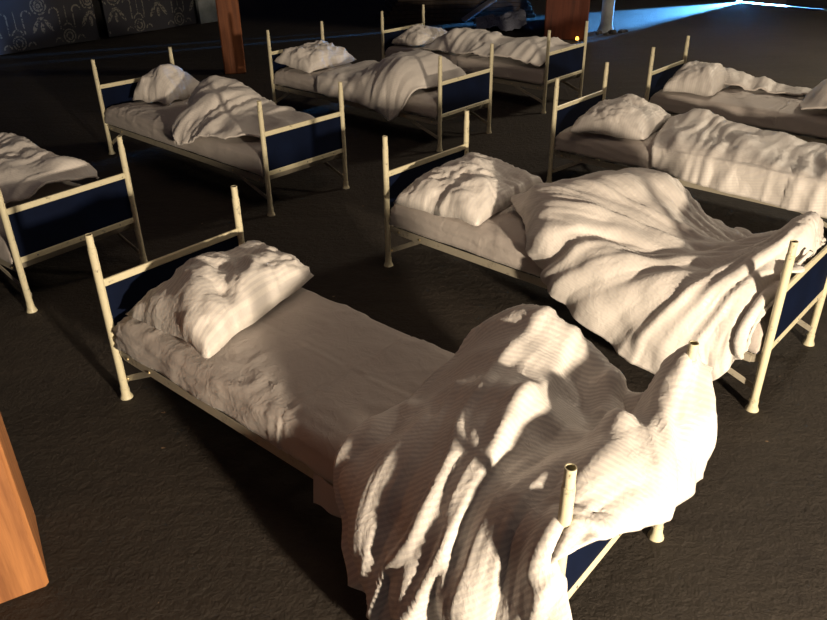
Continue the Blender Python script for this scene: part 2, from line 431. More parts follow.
def duvet(bed, name, ctrl, label, res=.012, waves=(), eu=.05, ev=.05, mat='duvet', rot=.5, seed=1, iters=130, pull=.03, bend=.10, amp=.004, wl=.08, polar=None, aniso=(6, 2.2), crz=1.0, group=None, thick=.012, rail=True, cat='duvet'):
    P = np.array(ctrl, float)
    T = catmull(catmull(P, 60, 0), 60, 1)
    lu = np.linalg.norm(np.diff(T, axis=0), axis=2).sum(0).mean(); lv = np.linalg.norm(np.diff(T, axis=1), axis=2).sum(1).mean()
    n, m = int(lu/res)+2, int(lv/res)+2
    T = catmull(catmull(P, n, 0), m, 1); T = smooth_grid(even(T), 6)
    g = np.indices((n, m)); U = g[0]/(n-1); V = g[1]/(m-1)
    N = normals(T); N *= np.sign(N[..., 2].mean())
    D = 0
    for wv in waves: D = D+wv(U, V, T)
    if waves: T = T+N*np.asarray(D)[..., None]
    if polar:
        dx, dy = T[..., 0]-polar[0], T[..., 1]-polar[1]-(.42-T[..., 2]).clip(0)*.8; rr = np.hypot(dx, dy); th = np.arctan2(dy, dx); th = np.where(th > 1.2, th-2*np.pi, th)
        p1, p2 = (th+2.7)*8.5, rr*2.0
    else:
        p1, p2 = T[..., 0]*aniso[0]+(T[..., 1]-T[..., 2])*.8+T[..., 1]*5*np.clip((T[..., 0]-.95)/.12, 0, 1)*np.clip((T[..., 1]+.32)/.15, 0, 1), (T[..., 1]-T[..., 2])*aniso[1]
    wa = fbm(T[..., 0]*2.2, (T[..., 1]-T[..., 2])*2.2, seed+70, 2)
    fold = 1-np.abs(vnoise(p1+.9*wa, p2, seed+71))*2.6
    fine_ = 1-np.abs(vnoise(p1*2.3+1.5*wa, p2*2.2+wa, seed+73))*2.6
    T = T+N*crz*(.014*np.clip(fold, -.8, 1)+.005*np.clip(fine_, -.8, 1))[..., None]
    co = bed_coll(rail=rail); co(T)
    X = relax(T, eu, ev, iters, pull, bend, co, seed, amp, wl)
    X = smooth_grid(X, 1)
    if polar: crz = crz*np.clip(rr/.3-.15, 0, 1)
    N2 = normals(smooth_grid(X, 4)); N2 *= np.sign(N2[..., 2].mean())
    X = X+N2*(crz*creases(p1, p2, wa, U, V, seed))[..., None]
    co(X)
    root = empty(name, bed.location, bed.rotation_euler[2])
    # top-level single mesh placed at the bed's spot
    bpy.data.objects.remove(root)
    o = grid_obj(name, X, M[mat], None, rot, thick, flip=(normals(X)[..., 2].mean() < 0))
    fix_norm(o)
    o.location = bed.location; o.rotation_euler = bed.rotation_euler
    tag(o, label, cat, group)
    return o
def fix_norm(o):
    import bmesh
    bm = bmesh.new(); bm.from_mesh(o.data); bmesh.ops.recalc_face_normals(bm, faces=bm.faces); bm.to_mesh(o.data); bm.free()

def N_up(X):
    N = normals(smooth_grid(X, 4)); return N*np.sign(N[..., 2].mean())
def pillow(bed, c, size, rz, label, H=.13, tilt=(0, 0), dents=(), seed=3, mat='duvet_soft', corner=.05, eu=.11, ev=.11, group='pillows lying loose on the beds', z0=MT+.012, skew=0, taper=0, shear=0):
    """a cushion made of a top and a bottom cloth joined at a rim"""
    lx_, ly = size; n, m = int(lx_/.0115), int(ly/.0115)
    a = np.linspace(-1, 1, n)[:, None]*np.ones((1, m)); b = np.ones((n, 1))*np.linspace(-1, 1, m)[None, :]
    pin = 1-corner*(1-b**2)*np.abs(a)**2; pin2 = 1-corner*(1-a**2)*np.abs(b)**2
    x = a*lx_/2*pin; y = b*ly/2*pin2
    prof = ((1-np.abs(a)**2.6).clip(0)**.5*(1-np.abs(b)**2.6).clip(0)**.5)**.8
    h = H*prof*(1+.18*fbm(a*1.6+seed, b*1.6, seed, 2))
    for (du, dv, r, dep) in dents:
        h = h-dep*np.exp(-(((a-du)*lx_/2)**2+((b-dv)*ly/2)**2)/r**2)*np.clip(prof*1.5, 0, 1)
    h = np.maximum(h, .004*prof)
    rim = .018+.012*fbm(a*2, b*2, seed+5, 2)
    rim = rim*1.0
    zt = rim+h; x = x*(1-taper*b)+skew*b*b*.5+shear*b
    T = np.stack([x, y, zt], -1)
    mask = np.clip(prof*4, 0, 1)
    cr = 1-np.abs(vnoise(a*lx_*3+1.3*fbm(a*2, b*2, seed+60), b*ly*3.4+a, seed+61))*2.6
    T = T+normals(T)*np.sign(normals(T)[..., 2].mean())*(mask*(.011*np.clip(cr, -.7, 1)))[..., None]
    X = relax(T, eu, ev, 150, .03, .05, None, seed, .010, .06, mask)
    Bt = np.stack([x, y, np.maximum(rim-.35*h, .0)], -1)
    Xb = Bt.copy(); Xb[0] = X[0]; Xb[-1] = X[-1]; Xb[:, 0] = X[:, 0]; Xb[:, -1] = X[:, -1]
    ca, sa = math.cos(rz), math.sin(rz)
    def place(Q):
        x, y, z = Q[..., 0].copy(), Q[..., 1].copy(), Q[..., 2].copy()
        z = z+tilt[0]*x+tilt[1]*y
        return np.stack([c[0]+x*ca-y*sa, c[1]+x*sa+y*ca, z], -1)
    X = smooth_grid(X, 1)
    xx, yy = a*lx_/2, b*ly/2; wa = fbm(xx*5, yy*5, seed+62, 2)
    where = np.clip(.6+.9*fbm(xx*4, yy*4, seed+63, 2), .15, 1.4)*mask
    c1 = 1-np.abs(vnoise(xx*13+yy*5+1.6*wa, yy*9-xx*4+wa, seed+64))*3; c2 = 1-np.abs(vnoise(xx*24-yy*12+2*wa, yy*20+xx*9, seed+65))*3
    X = X+N_up(X)*(where*(.0075*np.clip(c1, -.7, 1)+.0030*np.clip(c2, -.6, 1)))[..., None]
    X = place(X); Xb = place(Xb); base = z0-(Xb[..., 2].min())
    X[..., 2] += base if len(c) < 3 else c[2]; Xb[..., 2] += base if len(c) < 3 else c[2]
    X[..., 2] = np.maximum(X[..., 2], z0+.002); Xb[..., 2] = np.maximum(Xb[..., 2], z0)
    id_ = np.arange(n*m).reshape(n, m); f = np.stack([id_[:-1, :-1], id_[1:, :-1], id_[1:, 1:], id_[:-1, 1:]], -1).reshape(-1, 4)
    k = n*m; idb = id_+k; idb[0] = id_[0]; idb[-1] = id_[-1]; idb[:, 0] = id_[:, 0]; idb[:, -1] = id_[:, -1]
    fb = np.stack([idb[:-1, :-1], idb[:-1, 1:], idb[1:, 1:], idb[1:, :-1]], -1).reshape(-1, 4)
    v = np.concatenate([X.reshape(-1, 3), Xb.reshape(-1, 3)])
    uv = np.stack([(a*lx_/2).ravel(), (b*ly/2).ravel()], -1); uv = np.concatenate([uv, uv])
    # drop the unused rim copies of the lower sheet
    keep = np.ones(2*k, bool); keep[(id_[0]+k)] = 0; keep[(id_[-1]+k)] = 0; keep[(id_[:, 0]+k)] = 0; keep[(id_[:, -1]+k)] = 0
    new = np.cumsum(keep)-1; F = new[np.concatenate([f, fb])]
    o = link_mesh('pillow', v[keep], F, M[mat], None, True, uv[keep]); fix_norm(o)
    o.location = bed.location; o.rotation_euler = bed.rotation_euler
    return tag(o, label, 'pillow', group)

def mattress(bed, label, seed, crease=1.0):
    res = .016; sk = .15
    A, B = HX-.02, HY-.02
    xs = np.arange(-(A+sk), A+sk+1e-6, res); ys = np.arange(-(B+sk), B+sk+1e-6, res)
    X0, Y0 = np.meshgrid(xs, ys, indexing='ij')
    ea = np.maximum(np.abs(X0)-A, 0); eb = np.maximum(np.abs(Y0)-B, 0); e = np.maximum(ea, eb)
    r = .035
    # rounding over the edge
    def off(e): t = np.clip(e/(r*1.57), 0, 1)*math.pi/2; return np.where(e < r*1.57, r*np.sin(t), r), np.where(e < r*1.57, r*(1-np.cos(t)), r+(e-r*1.57))
    ho, _ = off(e); _, dz = off(e)
    x = np.clip(X0, -A, A)+np.sign(X0)*np.where(ea > 0, ho*(ea/np.maximum(e, 1e-9)), 0)-np.sign(X0)*.012
    y = np.clip(Y0, -B, B)+np.sign(Y0)*np.where(eb > 0, ho*(eb/np.maximum(e, 1e-9)), 0)-np.sign(Y0)*.012
    z = MT-dz
    lum = .010*fbm(X0*2.2, Y0*2.2, seed, 2)
    T = np.stack([x, y, z], -1)
    N = normals(T); N *= np.sign(N[..., 2].mean())
    wr = -.0028*np.clip(ridged(X0*4.2+.35*fbm(X0*5, Y0*5, seed+9), Y0*5.5, seed+3)-.3, -1, 2)
    wr = wr+.0040*np.clip(ridged(X0*2.0+.8*Y0, Y0*2.6-.9*X0, seed+40, 1)-.55, 0, 1)
    wr = wr*(1-np.clip(e/.02, 0, 1))
    # pleats running down the sides
    sd = np.clip((e-.01)/.05, 0, 1)
    wr = wr+sd*.006*fbm((X0+Y0*.6)*13, (Y0-X0*.35)*9, seed+7, 2)
    wr = wr+sd*.0035*np.sin(2*np.pi*(e*20-(X0+1)*2.6+.5*fbm(X0*3, Y0, seed)))*np.clip(.5-X0, 0, 1)*(eb > ea)
    T = T+N*((lum*.6+wr)*crease)[..., None]
    T[..., 2] = np.minimum(T[..., 2], MT+.005)
    msk = .25+.9*sd
    Xr = relax(T, .035, .035, 40, .05, .22, None, seed, .0025, .07, np.clip(msk, 0, 1))
    wa = fbm(X0*3, Y0*3, seed+50, 2)
    c1 = 1-np.abs(vnoise(X0*4.5+Y0*2+1.2*wa, Y0*7-X0*1.5+.8*wa, seed+51))*4; c2 = 1-np.abs(vnoise(X0*7-Y0*6+1.4*wa, Y0*9+X0*4, seed+52))*4
    Xr = Xr+N*((.0085*np.clip(c1, 0, 1)+.0050*np.clip(c2, 0, 1))*np.clip(.6+fbm(X0*1.5, Y0*2, seed+53), 0, 1)*crease*(1-.5*sd))[..., None]
    lim = MT+.0145
    Xr[..., 2] = np.clip(Xr[..., 2], .252, lim)
    Xr[..., 0] = np.clip(Xr[..., 0], -(HX+.0), HX+.0); Xr[..., 1] = np.clip(Xr[..., 1], -(HY+.006), HY+.006)
    mb = MB(); mb.box((0, 0, (.250+MT-.035)/2), (2*HX-.07, 2*HY-.07, MT-.035-.250), None, .02)
    o = mb.build('mattress', M['ticking'])
    s = grid_obj('fitted_sheet', Xr, M['sheet'], o, .2, .003); fix_norm(s)
    o.location = bed.location; o.rotation_euler = bed.rotation_euler
    # keep the sheet in the mattress' own frame
    return tag(o, label, 'mattress', 'sheeted mattresses on the steel beds')

# ------------------------------------------------------------------ the bed frame
W2, HT, HU, HL = .3435, .753, .541, .283
def make_bed():
    root = empty('steel_bed', (0, 0, 0))
    I = Matrix.Identity(3)
    for ex, end in ((-1.04, 'head'), (1.04, 'foot')):
        for sy in (-W2, W2):
            mb = MB(); R = .0165
            mb.lathe([(R, .012), (R, HT-.055), (R-.0022, HT-.0535), (R-.0022, HT), (R-.005, HT), (R-.005, HT-.05)], (ex, sy, 0), 18)
            p = mb.build('post', M['paint'], root, True)
            mb = MB(); mb.lathe([(.027, 0), (.026, .006), (.019, .022), (.0188, .05)], (ex, sy, 0), 18)
            mb.build('foot_cap', M['paint'], p, True)
        s = 1 if ex > 0 else -1
        for z, nm in ((HU, 'upper_rail'), (HL, 'lower_rail')):
            mb = MB(); mb.bar((ex, -W2+.012, z), (ex, W2-.012, z), .013, .031, .003)
            rl = mb.build(nm, M['paint'], root)
            if nm == 'lower_rail':
                for y in (-.24, 0, .24):
                    mb = MB(); mb.lathe([(.004, 0), (.0035, .002)], (ex+s*.0065, y, z), 8, Matrix.Rotation(s*math.pi/2, 3, 'Y'))
                    mb.build('screw', M['steel'], rl)
        mb = MB(); mb.box((ex, 0, (HU+HL)/2), (.006, 2*W2-.036, HU-HL-.025))
        mb.build('end_panel', M['panel'], root)
    for sy in (-1, 1):
        y = sy*(W2-.004)
        mb = MB(); mb.box((0, y, .228), (1.98, .004, .042), None, .001); mb.box((0, y-sy*.016, .209), (1.98, .032, .004), None, .001)
        sr = mb.build('side_rail', M['rail'], root)
        for x in (-.955, -.80, .955, .66):
            mb = MB(); mb.lathe([(.0065, 0), (.006, .004), (.003, .006)], (x, y+sy*.002, .226), 10, Matrix.Rotation(-sy*math.pi/2, 3, 'X'))
            mb.build('bolt', M['bolt'], sr, True)
        for sx, xr, nm in ((-1, -.80, 'corner_brace'), (1, .66, 'leg_brace')):
            mb = MB(); mb.bar((sx*1.04, sy*(W2-.020), .085), (xr, sy*(W2-.012), .218), .005, .026, .001)
            b = mb.build(nm, M['rail'], root)
            mb = MB(); mb.bar((sx*1.035, sy*(W2-.006), .245), (sx*.985, sy*(W2-.006), .225), .005, .035, .001)
            mb.build('hinge_plate', M['rail'], root)
            mb = MB(); mb.lathe([(.0055, 0), (.005, .003), (.002, .005)], (sx*1.025, sy*(W2-.017), .092), 10, Matrix.Rotation(-sy*math.pi/2, 3, 'X'))
            mb.build('bolt', M['bolt'], b, True)
    mb = MB()
    for x in np.linspace(-.93, .93, 13): mb.box((x, 0, .216), (.05, 2*W2-.045, .008), None, .001)
    for y in (-.2, 0, .2): mb.box((0, y, .222), (1.94, .03, .006), None, .001)
    mb.build('bed_base', M['steel'], root)
    for ex in (-1, 1):
        mb = MB(); mb.bar((ex*.985, -W2+.008, .232), (ex*.985, W2-.008, .232), .004, .034, .001); mb.build('cross_rail', M['rail'], root)
    return root
BEDS = {  # x, y, angle
 'A': (-.2185, 2.2468, -40.61), 'B': (.8569, 3.4817, -42.69), 'C': (-1.4793, 5.6838, -42.25), 'D': (-.3251, 7.0482, -41.24),
 'E': (.7099, 8.2113, -41.04), 'F': (2.0045, 4.8450, -41.73), 'G': (2.9760, 5.9530, -40.89), 'H': (-2.5922, 4.3421, -37.33)}
BL = {
 'A': 'cream steel bed closest to the camera, its foot draped with a striped duvet',
 'B': 'cream steel bed in the middle row with blue footboard showing at the right edge',
 'C': 'cream steel bed in front of the thin orange wooden pillar at upper left',
 'D': 'cream steel bed at top centre, one head post with flaking dark paint',
 'E': 'cream steel bed farthest back, just before the wide red-brown pillar',
 'F': 'cream steel bed on the right, hidden under a flat duvet, foot end out of frame',
 'G': 'cream steel bed at upper right with the trailing bluish-white cloth on it',
 'H': 'cream steel bed cut off by the left edge, its footboard facing the camera'}
proto = make_bed(); beds = {}
for i, (k, (x, y, a)) in enumerate(BEDS.items()):
    b = proto if i == 0 else copy_tree(proto)
    b.location = (x, y, 0); b.rotation_euler = (0, 0, math.radians(a)); beds[k] = b
    tag(b, BL[k], 'bed', 'steel beds standing in the hall')

# ------------------------------------------------------------------ setting
def struct(o): o['kind'] = 'structure'; return o
def pl(name, pts, mat, uvm=None):
    return struct(link_mesh(name, pts, [tuple(range(len(pts)))], mat, None, False, uvm))
fmb = MB(); fmb.box((1, 9, -.05), (26, 28, .10)); struct(fmb.build('floor', M['floor']))
def wallseg(name, p, q, z0, z1, th, mat, uv=True, side=1, kind=True):
    p, q = Vector((*p, 0)), Vector((*q, 0)); d = (q-p).normalized(); nn = Vector((-d.y, d.x, 0))*side; L = (q-p).length
    vs = [p+Vector((0, 0, z0)), q+Vector((0, 0, z0)), q+Vector((0, 0, z1)), p+Vector((0, 0, z1))]
    vs += [v+nn*th for v in vs]
    uvs = [(0, z0), (L, z0), (L, z1), (0, z1)]*2
    o = link_mesh(name, vs, [(0, 1, 2, 3), (7, 6, 5, 4), (0, 4, 5, 1), (3, 2, 6, 7), (0, 3, 7, 4), (1, 5, 6, 2)], mat, None, False, uvs)
    if kind: struct(o)
    return o
dl = Vector((1.96, 2.58)).normalized(); P0 = Vector((-5.46, 10.47))
def lw(t): return tuple(P0+dl*t)
nl = Vector((-dl.y, dl.x))
def off_(p, d): return (p[0]+nl.x*d, p[1]+nl.y*d)
wallseg('wall_left', off_(lw(-4.5), .25), off_(lw(3.95), .25), 0, 3.6, .2, M['wall'])
for (a, b, lb) in ((-3.2, 1.50, 'dark wall hanging with pale rosettes and arches, left of the gap'), (1.66, 3.27, 'dark wall hanging with pale rosettes, right of the gap, nearest the orange pillar')):
    o = wallseg('wall_hanging', lw(a), lw(b), .02, 3.2, .02, M['damask'], kind=False)
    tag(o, lb, 'hanging', 'patterned hangings on the left wall')
o = wallseg('partition_board', lw(3.36), lw(3.90), .0, 3.0, .06, M['concrete'], kind=False)
tag(o, 'plain grey board leaning behind the thin orange pillar', 'board')
# right-hand back wall with an almost closed door and a light gap along the floor
S0 = Vector((6.10, 15.00)); dr = Vector((1.16, -1.22)).normalized()
def rw(t): return tuple(S0+dr*t)
wallseg('wall_back', rw(-7.5), rw(-.75), .0, 3.6, .15, M['wall'])
wallseg('wall_back', rw(-.75), rw(-.06), .012, 3.6, .15, M['wall'])
wallseg('wall_right', rw(1.5), rw(7), .0, 3.6, .15, M['wall'])
wallseg('wall_right', rw(.85), rw(1.5), .014, 3.6, .15, M['wall'])
wallseg('door_1', rw(.04), rw(.85), .02, 2.2, .05, M['darkwood'])
wallseg('trim_1', rw(-.06), rw(.85), 2.2, 3.6, .15, M['wall'])

def pillar(name, c, sx, sy, rz, h, mat, label, cat='pillar', z0=0, chips=0):
    mb = MB(); mb.box((0, 0, h/2), (sx, sy, h), None, .012)
    o = mb.build(name, mat); o.location = (*c, z0); o.rotation_euler = (0, 0, math.radians(rz)); return tag(o, label, cat)
pillar('wooden_pillar', (-2.10, 9.33), .25, .25, 14, 3.4, M['wood_mid'], 'thin orange timber pillar at upper left behind the second bed')
pillar('wooden_pillar', (2.38, 12.22), .60, 2.0, -11, 3.4, M['wood_red'], 'wide red-brown timber pillar at the top, right of the farthest bed')  # pillar depth stretched away from the camera to block the blue door beam
pillar('wooden_pillar', (-1.385, 1.715), .36, .36, 30, 2.6, M['wood'], 'orange timber pillar cut off at the lower left corner')
# thin column with rubble at its foot
mb = MB(); mb.lathe([(.15, 0), (.12, .02), (.095, .10), (.09, .12), (.085, 3.2)], (0, 0, 0), 20)
o = mb.build('concrete_column', M['concrete'], None, True); o.location = (2.93, 11.95, 0); tag(o, 'slim pale round column beside the wide red-brown pillar', 'column')
def rock(name, c, s, seed, mat, label, cat, group):
    import bmesh
    bm = bmesh.new(); bmesh.ops.create_icosphere(bm, subdivisions=2, radius=1)
    for v in bm.verts:
        k = 1+.35*math.sin(v.co.x*3+seed)*math.cos(v.co.y*4+seed*2)+.2*math.sin(v.co.z*7+seed*3)
        v.co = Vector((v.co.x*s[0]*k, v.co.y*s[1]*k, max(v.co.z*s[2]*k, -s[2]*.4)))
    mn = min(v.co.z for v in bm.verts)
    for v in bm.verts: v.co.z -= mn
    me = bpy.data.meshes.new(name); bm.to_mesh(me); bm.free(); me.materials.append(mat)
    o = bpy.data.objects.new(name, me); C.objects.link(o); o.location = c; return tag(o, label, cat, group)
for i, (x, y, s) in enumerate(((2.77, 11.70, .05), (2.98, 11.72, .06), (3.13, 11.82, .05), (3.22, 11.9, .035), (2.86, 11.62, .04))):
    rock('rubble', (x, y, 0), (s, s*.8, s*.7), i, M['dark'], 'small dark lump of rubble at the foot of the slim pale column', 'rubble', 'rubble lumps at the column foot')
mb = MB(); mb.lathe([(.028, 0), (.028, .02), (.022, .03)], (0, 0, 0), 12); o = mb.build('marker_lamp', M['steel'], None, True)
o.location = (2.33, 11.08, 0); tag(o, 'tiny amber lamp on the floor before the wide red-brown pillar', 'lamp')
mb = MB(); mb.lathe([(.022, .03), (.024, .05), (.012, .07), (.002, .073)], (0, 0, 0), 12); mb.build('lamp_lens', M['amber'], o, True)

# clutter behind the farthest bed
def slab(name, p, q, wdt, hgt, mat, label, cat, group=None):
    mb = MB(); mb.bar(p, q, wdt, hgt, .004); o = mb.build(name, mat); return tag(o, label, cat, group)
slab('plank', (.85, 12.85, .05), (1.85, 13.08, .66), .20, .035, M['tarp'], 'long bluish plank leaning up behind the farthest bed', 'plank')
for i in range(8):
    slab('board', (-.5+.05*i, 13.35+.02*i, .03+.062*i), (2.0-.03*i, 13.85-.02*i, .03+.062*i), .9-.03*i, .06, M['darkwood'], 'dark board in the flat stack behind the farthest bed, level %s' % ('lowest', 'second', 'third', 'fourth', 'fifth', 'sixth', 'seventh', 'topmost')[i], 'board', 'stack of dark boards')
slab('beam', (-.1, 13.5, .572), (1.1, 13.75, .572), .20, .14, M['darkwood'], 'thick dark beam lying on the stack of dark boards', 'beam')
g = np.indices((40, 60)); U = g[0]/39; V = g[1]/59
X = np.stack([1.0+.75*V, 11.9+.65*U+.1*V, .05+.20*np.sin(U*math.pi)*(.5+.5*V)+.05*fbm(U*5, V*6, 4)], -1); X[..., 2] = np.maximum(X[..., 2], .02)
o = grid_obj('tarpaulin', relax(X, .08, .08, 60, .03, .1, None, 4), M['tarp'], None, 0, .006); fix_norm(o); tag(o, 'crumpled grey-blue tarpaulin lying left of the wide red-brown pillar', 'tarpaulin')

# ------------------------------------------------------------------ mattresses
ML = {'A': 'creased white sheet mattress lying bare across the bed nearest the camera', 'B': 'sheeted mattress under the two bright pieces of bedding in the middle row',
      'C': 'sheeted mattress with a round pillow, in front of the thin orange pillar', 'D': 'sheeted mattress of the top centre bed with the hanging lump near its foot',
      'E': 'sheeted mattress of the farthest bed before the wide pillar', 'F': 'sheeted mattress on the right bed that is nearly all covered by a flat duvet',
      'G': 'sheeted mattress of the upper right bed, mostly bare', 'H': 'sheeted mattress of the bed cut off by the left edge'}
for i, k in enumerate(BEDS):
    o = mattress(beds[k], ML[k], 11+7*i)
    if k == 'A':     # loose corner of the sheet hanging below the rail
        g = np.indices((16, 14)); U = g[0]/15; V = g[1]/13
        X = np.stack([.17+.16*U, -.362-.012*V+.004*np.sin(U*9), .262-V*(.115-.01*U)], -1)
        c = grid_obj('loose_sheet_corner', X, M['sheet'], children(o)[0], 0, .003); fix_norm(c)

# ------------------------------------------------------------------ bedding
def hang_folds(freq, amp, v0=.5, ph=0., wob=.6, seed=5):
    # folds that run down the near side; U runs far -> near hem, V runs head -> foot
    def f(U, V, T):
        k = np.clip((U-v0)/(1-v0), 0, 1)**.8
        q = V*freq+ph+wob*vnoise(U*2.5, V*3, seed)
        q = np.abs((q % 1.0)-.5)*2; return amp*k*(2*(1-q)**.75-1)*(1+.5*vnoise(U*3, V*4, seed+3))
    return f
def fan_folds(cx, cy, freq, amp, ph=0., r0_=.12, r1=.45, seed=5, a0=None, a1=None):
    def f(U, V, T):
        dx, dy = T[..., 0]-cx, T[..., 1]-cy-(.42-T[..., 2])*.8*(T[..., 1] < -.3); th = np.arctan2(dy, dx); r = np.hypot(dx, dy)
        th = np.where(th > 0, th-2*np.pi, th)
        s = np.sin(th*freq+ph+1.2*vnoise(T[..., 0]*4, T[..., 1]*4, seed)+r*2)
        k = np.clip((r-r0_)/.2, 0, 1)*np.clip((r1+.25-r)/.25, 0, 1)
        if a0 is not None: k = k*np.clip((th-a0)/.2, 0, 1)*np.clip((a1-th)/.2, 0, 1)
        return amp*k*(1-2*np.abs(s)**.7+.4)
    return f
def lumps(amp, sc, seed):
    return lambda U, V, T: amp*fbm(T[..., 0]*sc, T[..., 1]*sc+T[..., 2]*sc, seed, 2)
def ridge(p, q, wd, amp):
    # one long ridge between two points of the grid (U,V)
    def f(U, V, T):
        d = np.array(q, float)-np.array(p, float); L2 = (d*d).sum()
        t = np.clip(((U-p[0])*d[0]+(V-p[1])*d[1])/L2, 0, 1)
        dist = np.hypot(U-p[0]-t*d[0], V-p[1]-t*d[1])
        return amp*np.exp(-(dist/wd)**2)*np.clip(np.minimum(t, 1-t)*6+.3, 0, 1)
    return f

duvet(beds['A'], 'duvet', [
 [(.25,.43,.40),(.38,.47,.44),(.60,.47,.44),(.80,.44,.40),(.93,.42,.46),(1.03,.40,.66),(1.07,.42,.58),(1.08,.43,.51)],
 [(.27,.37,.46),(.38,.40,.60),(.58,.40,.62),(.80,.37,.50),(.92,.34,.53),(1.02,.365,.735),(1.09,.37,.60),(1.11,.38,.41)],
 [(.28,.20,.43),(.42,.24,.57),(.60,.24,.62),(.78,.20,.50),(.92,.20,.50),(1.05,.20,.60),(1.15,.21,.54),(1.16,.21,.40)],
 [(.30,.00,.43),(.42,.02,.50),(.58,.02,.58),(.75,.00,.58),(.92,.00,.53),(1.05,.00,.585),(1.15,.0,.53),(1.17,.0,.45)],
 [(.31,-.18,.43),(.42,-.18,.50),(.58,-.18,.55),(.75,-.18,.57),(.90,-.18,.56),(1.01,-.20,.585),(1.10,-.22,.57),(1.12,-.25,.535)],
 [(.31,-.34,.42),(.42,-.35,.46),(.56,-.36,.49),(.72,-.36,.50),(.86,-.37,.52),(.97,-.38,.54),(1.02,-.39,.56),(1.06,-.40,.52)],
 [(.33,-.41,.30),(.44,-.46,.30),(.58,-.48,.30),(.74,-.49,.30),(.88,-.48,.30),(.98,-.46,.32),(1.07,-.44,.34),(1.13,-.42,.36)],
 [(.40,-.44,.18),(.50,-.485,.17),(.62,-.515,.16),(.76,-.53,.16),(.90,-.52,.16),(1.0,-.50,.16),(1.09,-.47,.13),(1.15,-.44,.14)],
 [(.47,-.455,.09),(.56,-.50,.07),(.66,-.53,.065),(.78,-.55,.06),(.92,-.545,.06),(1.02,-.515,.06),(1.11,-.48,.06),(1.16,-.46,.06)]],
 'large striped white duvet spilling over the side and foot of the nearest bed',
 res=.0095, waves=(hang_folds(5.2, .026, .35, .1, .8, 3), ridge((.18, .05), (.08, .55), .035, .03), ridge((.30, .08), (.22, .5), .03, .022), ridge((.42, .15), (.36, .75), .04, .035),
        ridge((.33, .62), (.10, .68), .04, -.035), ridge((.30, .74), (.55, .80), .035, .03), ridge((.10, .50), (.24, .62), .028, .05), ridge((.24, .62), (.34, .78), .028, .04), ridge((.12, .56), (.26, .70), .03, -.03),
  ridge((.13, .74), (.40, .88), .012, .012), ridge((.13, .74), (.45, .72), .014, .012), ridge((.13, .74), (.30, .96), .014, .014), ridge((.13, .74), (.22, .60), .014, .012), ridge((.42, .52), (.80, .36), .008, .006),
  ridge((.33, .45), (.96, .62), .022, .026), ridge((.33, .58), (.70, .66), .02, -.018), lumps(.012, 6, 3)),
 eu=.05, ev=.06, rot=.55, seed=5, pull=.03, bend=.07, group='duvets thrown over the beds')

duvet(beds['B'], 'duvet', [
 [(-.20,.40,.40),(-.10,.42,.42),(.08,.45,.42),(.28,.46,.40),(.50,.42,.38),(.70,.40,.38),(.84,.37,.40),(.93,.33,.46),(.97,.31,.43)],
 [(-.30,.33,.43),(-.16,.34,.52),(.04,.40,.60),(.27,.40,.60),(.48,.36,.48),(.68,.34,.44),(.84,.31,.50),(.96,.27,.60),(1.0,.26,.44)],
 [(-.34,.14,.43),(-.18,.16,.56),(.04,.18,.64),(.28,.18,.58),(.50,.15,.49),(.70,.14,.47),(.85,.14,.56),(.97,.12,.70),(1.02,.12,.50)],
 [(-.42,-.04,.47),(-.20,-.05,.58),(.02,-.06,.60),(.25,-.08,.54),(.48,-.08,.49),(.68,-.08,.48),(.84,-.04,.54),(.97,-.02,.68),(1.02,.0,.48)],
 [(-.22,-.20,.44),(-.10,-.22,.56),(.06,-.24,.56),(.26,-.24,.50),(.46,-.24,.48),(.65,-.24,.48),(.79,-.22,.50),(.91,-.18,.57),(1.02,-.16,.45)],
 [(-.10,-.33,.42),(.0,-.37,.50),(.12,-.39,.48),(.28,-.40,.47),(.46,-.40,.46),(.63,-.40,.45),(.76,-.39,.45),(.90,-.36,.47),(1.0,-.31,.45)],
 [(-.02,-.40,.34),(.08,-.44,.35),(.20,-.47,.33),(.34,-.48,.30),(.50,-.48,.28),(.66,-.47,.27),(.78,-.46,.27),(.90,-.43,.30),(.99,-.39,.37)],
 [(.05,-.42,.30),(.15,-.45,.26),(.27,-.47,.21),(.40,-.48,.16),(.55,-.49,.11),(.70,-.48,.09),(.82,-.47,.08),(.91,-.44,.14),(.97,-.41,.27)]],
 'bright white duvet pulled into long folds, heaped on the middle bed and over its foot',
 res=.0095, waves=(fan_folds(.98, .02, 11, .008, .4, .15, 1.2, 8), lumps(.01, 6, 9), ridge((.47, .0), (.50, .35), .05, .02), ridge((.30, .75), (.62, .62), .05, .03)),
 eu=.06, ev=.05, polar=(1.0, .05), rot=-.2, seed=15, pull=.03, bend=.07, mat='duvet_soft', group='duvets thrown over the beds')

duvet(beds['C'], 'duvet', [
 [(-.30,.40,.36),(-.1,.42,.36),(.2,.43,.36),(.5,.42,.36),(.8,.40,.38)],
 [(-.42,.33,.44),(-.22,.34,.60),(.12,.34,.54),(.45,.33,.50),(.85,.32,.46)],
 [(-.38,.12,.43),(-.22,.12,.62),(.10,.10,.58),(.45,.10,.52),(.92,.08,.46)],
 [(-.22,-.08,.43),(-.08,-.10,.54),(.18,-.12,.54),(.50,-.12,.48),(.86,-.12,.45)],
 [(.00,-.30,.43),(.08,-.32,.47),(.26,-.33,.46),(.46,-.30,.46),(.72,-.24,.45)],
 [(.12,-.42,.34),(.18,-.43,.34),(.28,-.42,.37),(.42,-.37,.43),(.60,-.32,.43)]],
 'white duvet bunched up on the bed in front of the thin orange pillar', res=.017,
 waves=(fan_folds(.1, -.1, 9, .014, .2, .1, .9, 2), lumps(.016, 6, 2)), eu=.06, ev=.06, seed=25, rot=.3, mat='duvet_soft', group='duvets thrown over the beds')

